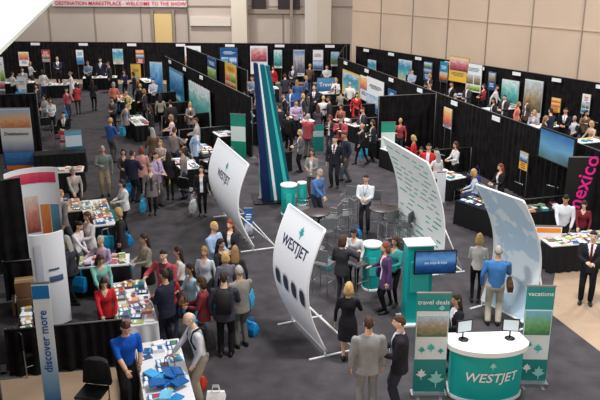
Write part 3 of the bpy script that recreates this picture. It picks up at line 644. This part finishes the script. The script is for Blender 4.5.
def settle(p,extra_person):
    # keep people clear of drapes, tables and each other
    for it in range(3):
        for a_,b_ in SEGS:
            ab=b_-a_; q=V((p.x,p.y,0)); t=max(0,min(1,(q-a_).dot(ab)/ab.dot(ab))); c=a_+ab*t; dv=q-c; L=dv.length
            if L<.36:
                if L<1e-3: dv=V((0,-1,0)); L=1
                dv=dv/dv.length*.36; 
                p.x,p.y=c.x+dv.x,c.y+dv.y
        for c,an,w,d in TABS:
            R=Matrix.Rotation(-an,3,'Z'); q=R@V((p.x-c.x,p.y-c.y,0)); hx=w/2+.2; hy=d/2+.2
            if abs(q.x)<hx and abs(q.y)<hy:
                if hx-abs(q.x)<hy-abs(q.y): q.x=math.copysign(hx,q.x)
                else: q.y=math.copysign(hy,q.y)
                q=R.transposed()@q; p.x,p.y=c.x+q.x,c.y+q.y
        for o in PPOS:
            dv=V((p.x-o.x,p.y-o.y,0)); L=dv.length
            if L<.44:
                dv=(dv/L if L>1e-3 else V((1,0,0)))*.45; p.x,p.y=o.x+dv.x,o.y+dv.y
    A_,B_=S2; ab=V((B_.x-A_.x,B_.y-A_.y,0)).normalized(); nn_=V((ab.y,-ab.x,0)); sd=(V((p.x-A_.x,p.y-A_.y,0))).dot(nn_)
    if sd<.6: p.x+=nn_.x*(.6-sd); p.y+=nn_.y*(.6-sd)
    PPOS.append(V((p.x,p.y,0))); return p
def person(u,v,ang,sex,outfit,top,bot,hair='short',hc='br',pose='stand',shirt=(230,230,235),tie=(110,30,40),extra=None,hgt=None,shoe=(30,26,26),xp=False):
    fem=sex=='f'; hgt=hgt or (1.64 if fem else 1.77)+.05*math.sin(u*1.7+v); seated=POSES[pose].get('seated',False)
    hh_=1.38 if seated else hgt; lean=D(POSES[pose].get('lean',0)); 
    if not seated: hh_=hgt-.84*(1-math.cos(lean))
    p=at(u,v,hh_*1.0); s_=hgt/1.775
    if seated: s_=.97
    fw=V((math.cos(D(ang)),math.sin(D(ang)),0)); off=(.735*math.sin(lean)-.35*math.sin(lean)*(0 if seated else 1)+.03)*s_
    p=p-fw*off; p.z=.012; p=settle(p,xp)
    dist=p.length; vox=.017 if dist<20 else (.02 if dist<30 else .026)
    me,hands,back,_=build_person(pose,outfit,hair,fem,vox)
    o=bpy.data.objects.new({'m':'man','f':'woman'}[sex],me); sc.collection.objects.link(o); o.location=p; o.rotation_euler=(0,0,D(ang-90)); o.scale=(s_*(1+.05*math.sin(u*3.1)),)*2+(s_,)
    cnt[0]+=1; sk=SK[cnt[0]%4]
    mats=[mat('skin',sk,.6,spec=.3),mat('hair',HC[hc],.6,0,.2,40,.3),cm(top),cm(bot),mat('shoe_leather',shoe,.4),cm(shirt),mat('eyes',(30,22,20),.3),cm(tie),mat('lips',(170,90,85),.5)]
    for i,mm in enumerate(mats): o.material_slots[i].link='OBJECT'; o.material_slots[i].material=mm
    if extra:
        for ex in (extra if isinstance(extra,list) else [extra]):
            kd,col=ex; m=MB()
            if kd in('bagL','bagR'):
                s,W,d=hands[0 if kd=='bagL' else 1]; c=W+d*.1; C=mat('tote_cloth',col,.6,0,.1,6)
                if c.z<.3: c.z=.3
                z0=max(.03,c.z-.62)
                m.loft([[(x,y,z) for x,y in((-a_,-b_),(a_,-b_),(a_,b_),(-a_,b_))] for z,a_,b_ in((z0,.16,.07),(z0+.18,.19,.085),(z0+.4,.19,.04))],C,False)
                for y in(-.03,.03): m.path([(-.09,y,z0+.39),(-.07,y*.6,c.z-.04),(0,0,c.z),(.07,y*.6,c.z-.04),(.09,y,z0+.39)],.008,C)
                m.obj('tote_bag',(c.x+(.05 if s>0 else -.05),c.y,0),D(80),o,bev=.012)
            elif kd=='pack':
                C=mat('backpack_nylon',col,.7)
                m.loft([[(x,y,z) for x,y in((-a_,0),(-a_*.9,-b_),(0,-b_*1.15),(a_*.9,-b_),(a_,0))] for z,a_,b_ in((-.22,.13,.1),(-.18,.16,.16),(.05,.155,.15),(.2,.13,.1),(.24,.08,.05))],C,True)
                for x in(-.1,.1): m.path([(x,0,.2),(x*1.1,.08,.25),(x*1.15,.2,.2),(x*1.3,.25,.05),(x*1.3,.18,-.12),(x,0,-.2)],.018,C)
                m.obj('backpack',(back.x,back.y+.03,back.z),0,o)
            elif kd=='paper':
                s,W,d=hands[1]; c=W+d*.12; C=mat('brochure_print',col,.5); MM=Matrix.Rotation(D(35),3,'X')
                m.box((0,.04,.02),(.21,.28,.008),C,M=MM); m.obj('brochure',c,0,o)
            elif kd=='lanyard':
                C=mat('lanyard_strap',col,.6)
                m.path([V((-.06,-.03,.60)),V((-.07,.1,.50)),V((-.0,.165,.22))],.006,C); m.path([V((.06,-.03,.60)),V((.07,.1,.50)),V((0,.165,.22))],.006,C); m.box((0,.168,.17),(.09,.006,.11),WHITE)
                m.obj('lanyard',(0,0,.92),0,o)
            elif kd=='shoulder':
                C=mat('handbag_leather',col,.45); m.loft([[(x,y,z) for x,y in((-b_,-a_),(b_,-a_),(b_,a_),(-b_,a_))] for z,a_,b_ in((.82,.14,.05),(.95,.16,.06),(1.06,.13,.04))],C,False)
                m.path([(0,.1,1.05),(-.05,.06,1.3),(-.12,0,1.46),(-.05,-.08,1.3),(0,-.1,1.05)],.01,C); m.obj('handbag',(.27,0,0),0,o,bev=.015)
    return o
K=(26,25,28); JE=(50,60,85); KH=(170,150,120); GY=(120,118,120); WT=(228,226,226)
BLUEB=(20,140,205)
PP=[
(151,318,300,'m','tee',(25,85,180),K,'short','br','lean2',{}),
(187,313,200,'m','shirt',(205,205,210),(150,140,125),'balding','gr','lean2',dict(extra=[('pack',K),('bagR',(200,55,40))])),
(239,266,120,'m','suit',(138,131,125),(100,95,92),'short','gr','front',dict(extra=('bagR',BLUEB))),
(349,283,80,'f','dress',(32,30,34),K,'bob','bl','one',{}),
(369,317,95,'m','suit',(142,140,140),(128,127,129),'short','br','stand',{'hgt':1.86}),
(400,316,175,'m','jacket',(38,36,42),(45,48,60),'short','br','front',dict(extra=[('lanyard',BLUEB),('paper',(235,235,235))],hgt=1.84)),
(457,294,200,'f','suit',(34,32,36),(40,38,42),'long','db','front',{}),
(480,234,75,'f','blouse',(208,200,192),K,'bob','bl','front',{}),
(499,246,80,'m','shirt',(70,125,185),(200,190,170),'short','gr','one',dict(extra=('shoulder',(90,60,40)))),
(594,231,250,'m','suit',(36,36,42),(32,32,38),'short','bk','front',{}),
(567,195,250,'m','shirt',(215,218,225),K,'short','bk','lean2',{}),
(343,236,60,'f','jacket',(48,46,50),(50,50,60),'bob','br','talk',{}),
(357,228,250,'f','blouse',(225,225,228),K,'long','db','lean2',{}),
(386,243,190,'f','coat',(88,60,100),K,'bob','rd','one',dict(extra=('shoulder',(60,60,110)))),
(393,238,230,'f','blouse',(60,150,150),K,'bob','br','front',{}),
(320,169,315,'m','shirt',(85,120,175),(40,42,52),'short','gr','lean2',{}),
(366,175,255,'m','shirt',(225,228,232),(50,48,55),'short','bk','front',dict(extra=('lanyard',K))),
(335,136,250,'m','suit',(42,40,48),(40,38,46),'short','db','stand',{}),
(312,149,250,'f','jacket',(140,135,130),(70,66,70),'bob','br','front',{}),
(387,113,260,'f','blouse',(190,70,60),K,'long','db','front',{}),
(144,234,215,'f','skirt',(155,145,130),K,'long','db','front',dict(extra=('paper',(235,235,235)))),
(178,247,190,'f','blouse',(228,220,215),(60,60,75),'long','db','front',dict(extra=('bagL',BLUEB))),
(157,270,150,'m','suit',(40,42,58),(36,38,50),'short','db','front',{}),
(107,277,290,'f','jacket',(200,45,50),K,'long','db','lean2',dict(shirt=(200,45,50))),
(112,253,300,'f','blouse',(130,195,180),K,'long','br','lean2',{}),
(122,180,215,'f','jacket',(228,225,225),K,'bob','db','front',dict(extra=('bagL',(30,150,150)))),
(87,212,230,'f','jacket',(218,210,210),(150,140,140),'long','br','front',{}),
(78,225,340,'f','blouse',(225,220,225),GY,'bun','db','lean2',{}),
(118,208,190,'f','coat',(50,46,48),K,'bob','bl','one',dict(extra=('bagR',(20,150,190)))),
(141,147,100,'f','coat',(220,155,145),K,'bob','rd','stand',dict(extra=('bagR',(230,190,60)))),
(102,146,290,'m','shirt',(125,130,125),KH,'short','gr','one',{}),
(123,149,280,'f','dress',(80,70,72),K,'bob','db','front',{}),
(168,151,100,'f','jacket',(40,38,42),K,'long','db','front',dict(extra=('bagL',(230,190,60)))),
(160,140,260,'f','blouse',(185,170,160),(60,60,70),'long','ph','front',{}),
(171,115,200,'f','blouse',(220,190,190),(100,90,90),'bob','ph','front',{}),
(201,166,270,'f','jacket',(35,33,36),K,'long','db','stand',dict(extra=('bagR',(200,200,205)))),
(196,118,180,'m','shirt',(150,150,155),JE,'short','br','front',{}),
(73,167,300,'f','blouse',(180,170,165),K,'bob','gr','lean2',{}),
(201,277,180,'f','jacket',(135,55,65),(60,50,60),'bob','br','front',dict(shirt=(125,50,62))),
(225,252,110,'f','jacket',(105,103,112),K,'bob','bl','stand',dict(extra=('bagR',BLUEB))),
(204,247,260,'f','blouse',(205,210,220),(80,80,90),'bob','ph','stand',dict(extra=('bagL',BLUEB))),
(230,220,250,'f','jacket',(48,46,50),K,'long','rd','front',{}),
(190,264,220,'f','blouse',(165,205,220),(50,50,60),'long','bk','one',dict(extra=('bagL',(60,170,215)))),
(221,272,90,'m','jacket',(60,60,70),K,'short','db','one',dict(extra=('pack',K))),
(76,83,110,'f','jacket',(195,70,75),(60,50,55),'bob','br','front',dict(shirt=(195,70,75))),
(92,80,90,'f','jacket',(45,42,45),K,'long','db','front',{}),
(50,98,280,'f','blouse',(230,230,232),K,'bob','db','front',{}),
(63,112,270,'m','suit',K,K,'short','bk','front',{}),
(57,57,280,'m','suit',(45,48,70),K,'short','gr','front',{}),
(100,58,270,'m','suit',(40,42,60),K,'short','db','stand',{}),
(112,97,260,'f','blouse',(90,85,90),K,'long','bk','front',{}),
(108,62,200,'m','jacket',(60,60,65),K,'short','br','stand',{}),
(133,72,190,'f','jacket',(50,46,52),K,'bob','br','front',{}),
(152,78,250,'m','shirt',(180,180,190),K,'short','bk','front',{}),
(150,106,180,'f','jacket',(45,42,48),K,'long','db','stand',{}),
(44,95,240,'f','blouse',(190,190,195),GY,'bob','bk','front',{}),
(22,68,290,'m','jacket',(150,150,160),K,'short','br','front',{}),
(124,70,250,'f','blouse',(60,60,90),K,'bob','bk','front',{}),
(170,100,120,'m','jacket',(50,48,52),K,'short','db','stand',{}),
(183,138,200,'f','jacket',(45,45,50),K,'bob','db','sit',{}),
(145,90,200,'f','coat',(70,60,66),K,'bob','ph','front',{}),
(36,84,260,'f','jacket',(70,68,80),K,'bob','db','front',{}),
(88,60,260,'m','shirt',(130,140,160),K,'short','br','front',{}),
(273,66,260,'f','jacket',(195,45,50),K,'bob','br','stand',dict(shirt=(195,45,50))),
(262,96,280,'m','suit',(60,62,90),K,'short','db','front',{}),
(285,74,100,'m','jacket',(60,58,66),(60,60,70),'short','br','front',{}),
(291,88,240,'m','jacket',(60,90,140),JE,'short','bk','front',{}),
(303,94,200,'f','coat',(60,55,62),K,'bob','bl','stand',{}),
(314,86,260,'m','suit',(45,45,55),K,'short','gr','talk',{}),
(327,65,270,'m','shirt',(215,215,220),K,'short','db','front',{}),
(318,105,100,'f','jacket',(80,75,82),K,'long','br','front',{}),
(279,104,130,'m','jacket',(44,42,48),K,'short','db','stand',{}),
(306,76,170,'f','blouse',(90,110,150),K,'bob','bl','front',{}),
(293,66,250,'m','suit',(70,70,85),K,'short','gr','front',{}),
(332,96,180,'m','jacket',(50,50,60),K,'short','db','one',{}),
(244,92,260,'f','blouse',(70,60,70),K,'long','db','front',{}),
(252,76,250,'m','shirt',(150,160,180),K,'short','br','front',{}),
(300,130,200,'f','jacket',(110,105,105),K,'bob','bl','front',{}),
(330,115,240,'f','jacket',(60,58,62),(70,66,70),'long','rd','phone',{}),
(240,75,200,'m','suit',(45,45,52),K,'short','br','stand',{}),
(456,142,200,'f','blouse',(220,218,218),K,'bob','br','front',{}),
(437,147,200,'m','jacket',(60,55,60),K,'short','db','sit',{}),
(474,168,170,'f','blouse',(190,200,215),(60,60,90),'bob','bl','sit',dict(extra=('shoulder',(60,60,150)))),
(501,164,200,'f','jacket',(40,36,40),K,'long','rd','front',{}),
(423,147,250,'f','jacket',(45,42,46),K,'bob','db','front',{}),
(365,108,200,'m','jacket',(60,60,70),K,'short','br','front',{}),
(345,104,240,'f','blouse',(150,90,80),K,'long','db','front',{}),
(373,120,200,'f','jacket',(48,45,50),K,'bob','br','front',{}),
(425,68,260,'m','suit',K,K,'short','br','front',{}),
(437,67,240,'m','shirt',(170,180,200),K,'short','db','front',{}),
(446,72,220,'f','jacket',(70,66,72),K,'bob','bl','front',{}),
(415,70,260,'f','jacket',(60,58,62),K,'long','br','stand',{}),
(468,84,220,'m','jacket',(60,60,64),K,'short','gr','front',{}),
(484,84,200,'f','blouse',(150,60,60),K,'bob','br','front',{}),
(575,115,220,'m','shirt',(225,225,230),K,'short','gr','sit',{}),
(592,120,200,'f','blouse',(200,170,150),K,'bob','bl','sit',{}),
(538,110,240,'f','jacket',(160,160,175),K,'long','bl','sit',{}),
(505,95,220,'m','jacket',(60,50,50),K,'short','br','front',{}),
(566,108,240,'m','suit',K,K,'short','bk','front',{}),
(395,98,260,'f','jacket',(70,64,66),K,'bob','br','front',{}),
(494,98,200,'f','jacket',(50,46,52),K,'long','db','stand',{}),
(595,206,250,'f','blouse',(120,40,50),K,'long','db','lean2',{}),
(528,97,200,'f','coat',(90,70,60),K,'bob','ph','stand',{}),
]
for q in PP:
    kw=dict(q[10]); person(q[0],q[1],q[2],q[3],q[4],q[5],q[6],q[7],q[8],q[9],**kw)
XP=[(12,72),(30,62),(70,72),(118,82),(126,90),(140,84),(160,94),(28,95),(66,88),(42,70),(135,102),(110,118),(152,128),
(178,127),(206,128),(216,146),(190,102),(132,150),(150,165),(182,148),(155,152),
(256,86),(268,80),(297,80),(310,64),(322,74),(336,78),(341,90),(272,114),(288,112),(308,114),(324,96),(296,100),(266,106),(341,116),(345,132),(284,94),(248,104),
(355,92),(382,90),(392,84),(403,80),(430,84),(452,82),(457,94),(519,102),(551,108),(584,110),(546,116),(411,134),(446,150),(392,118),(362,124),(428,142),(350,82),(500,86),
(66,236),(100,236),(163,250),(213,242),(60,190),(214,222),(174,268),(231,246)]
TC=[(45,42,46),(60,58,66),(130,120,118),(175,75,85),(60,95,160),(215,210,208),(35,34,38),(110,85,70),(228,225,220),(50,130,140),(150,140,125),(48,50,70),(185,160,190),(220,125,110),(230,230,235),(150,175,205),(205,50,55),(235,235,235),(215,185,120)]
rp=random.Random(11)
for u,v in XP:
    fem=rp.random()<.62; pose=rp.choice(['front','stand','one','talk','shift','phone','walk','hip'] if v<200 else ['front','one','shift','talk'])
    ex=rp.random(); extra=('bagR',rp.choice([BLUEB,BLUEB,(60,170,215),(230,230,230)])) if ex<.75 and pose in('stand','walk','hip','shift') else (('bagL',BLUEB) if ex<.6 and pose=='one' else (('shoulder',rp.choice([K,(120,80,50),(150,40,50)])) if ex<.5 and fem else None))
    outf=rp.choice(['jacket','blouse','coat','blouse','dress','blouse']) if fem else rp.choice(['suit','jacket','shirt','shirt'])
    person(u,v,rp.choice([200,250,280,120,90,170,330,60]),'f' if fem else 'm',outf,rp.choice(TC),rp.choice([K,K,(50,50,60),JE,(90,86,86)]),rp.choice(['bob','long','long','bun']) if fem else 'short',rp.choice(['br','db','bk','bl','ph','gr']),pose,extra=extra,shirt=rp.choice([(225,225,230),(60,60,65),(150,160,190)]),xp=True)
def floorbag(u,v,col,z=.012):
    p=at(u,v,.2+z); p.z=z; m=MB(); C=mat('tote_cloth',col,.6,0,.1,6)
    m.loft([[(x,y,z) for x,y in((-a_,-b_),(a_,-b_),(a_,b_),(-a_,b_))] for z,a_,b_ in((0,.14,.06),(.16,.17,.09),(.3,.15,.03))],C,True)
    for y in(-.03,.03): m.path([(-.07,y,.29),(-.05,y,.4),(.05,y,.4),(.07,y,.29)],.007,C)
    m.obj('tote_bag',p,random.uniform(-1,1),bev=.012)
for u,v,c in((128,238,BLUEB),(100,240,BLUEB),(215,262,BLUEB),(197,380,(205,60,40)),(216,396,(225,220,220)),(326,262,(60,160,180)),(470,190,(70,70,160)),(356,232,BLUEB),(251,326,BLUEB),(180,306,BLUEB),(128,262,(60,170,215))): floorbag(u,v,c)
p,r,h,w,d=t; m=MB()
for i in range(13):
    x=random.uniform(-w*.3,w*.05); y=random.uniform(-d*.28,d*.3); C=mat('tote_cloth',random.choice([(30,130,195),(60,165,220),(20,95,165),(110,190,225)]),.6,0,.1,6)
    zz=random.uniform(.02,.1); M_=Matrix.Rotation(random.uniform(-.3,.3),3,'X')@Matrix.Rotation(random.uniform(0,3),3,'Z'); m.box((x,y,zz),(.26,.19,.03),C,M=M_)
m.obj('folded_tote_bags',(p.x,p.y,h+.03),r,bev=.008)
m=MB(); CB=mat('cardboard',(150,115,80),.8)
for x,y,z in((0,0,.2),(.45,.1,.2),(.1,.05,.58)): m.box((x,y,z),(.42,.34,.36),CB,.1*x); m.box((x,y,z+.182),(.42,.05,.004),mat('tape',(190,160,110),.5),.1*x)
p=at(22,300,.3); p.z=0; m.obj('cardboard_boxes',p,.3,bev=.006)
# ---- light ------------------------------------------------------------------------
wd=bpy.data.worlds.new('world'); sc.world=wd; wd.use_nodes=True; bg=wd.node_tree.nodes['Background']; bg.inputs[0].default_value=(.96,.98,1,1); bg.inputs[1].default_value=.6
for x,y in((-10,12),(4,12),(-14,30),(2,30),(16,26),(-8,46),(10,44)):
    l=bpy.data.lights.new('ceiling_light','AREA'); l.energy=1500; l.size=1.6; l.color=(1,.99,.975); o=bpy.data.objects.new('ceiling_light',l); sc.collection.objects.link(o); o.location=(x,y,13)
cam=bpy.data.cameras.new('camera'); cam.lens=F*36/600; cam.sensor_width=36; cam.clip_end=300
co=bpy.data.objects.new('camera',cam); sc.collection.objects.link(co); co.location=(0,0,H); co.rotation_euler=(math.pi/2-TH,0,0); sc.camera=co
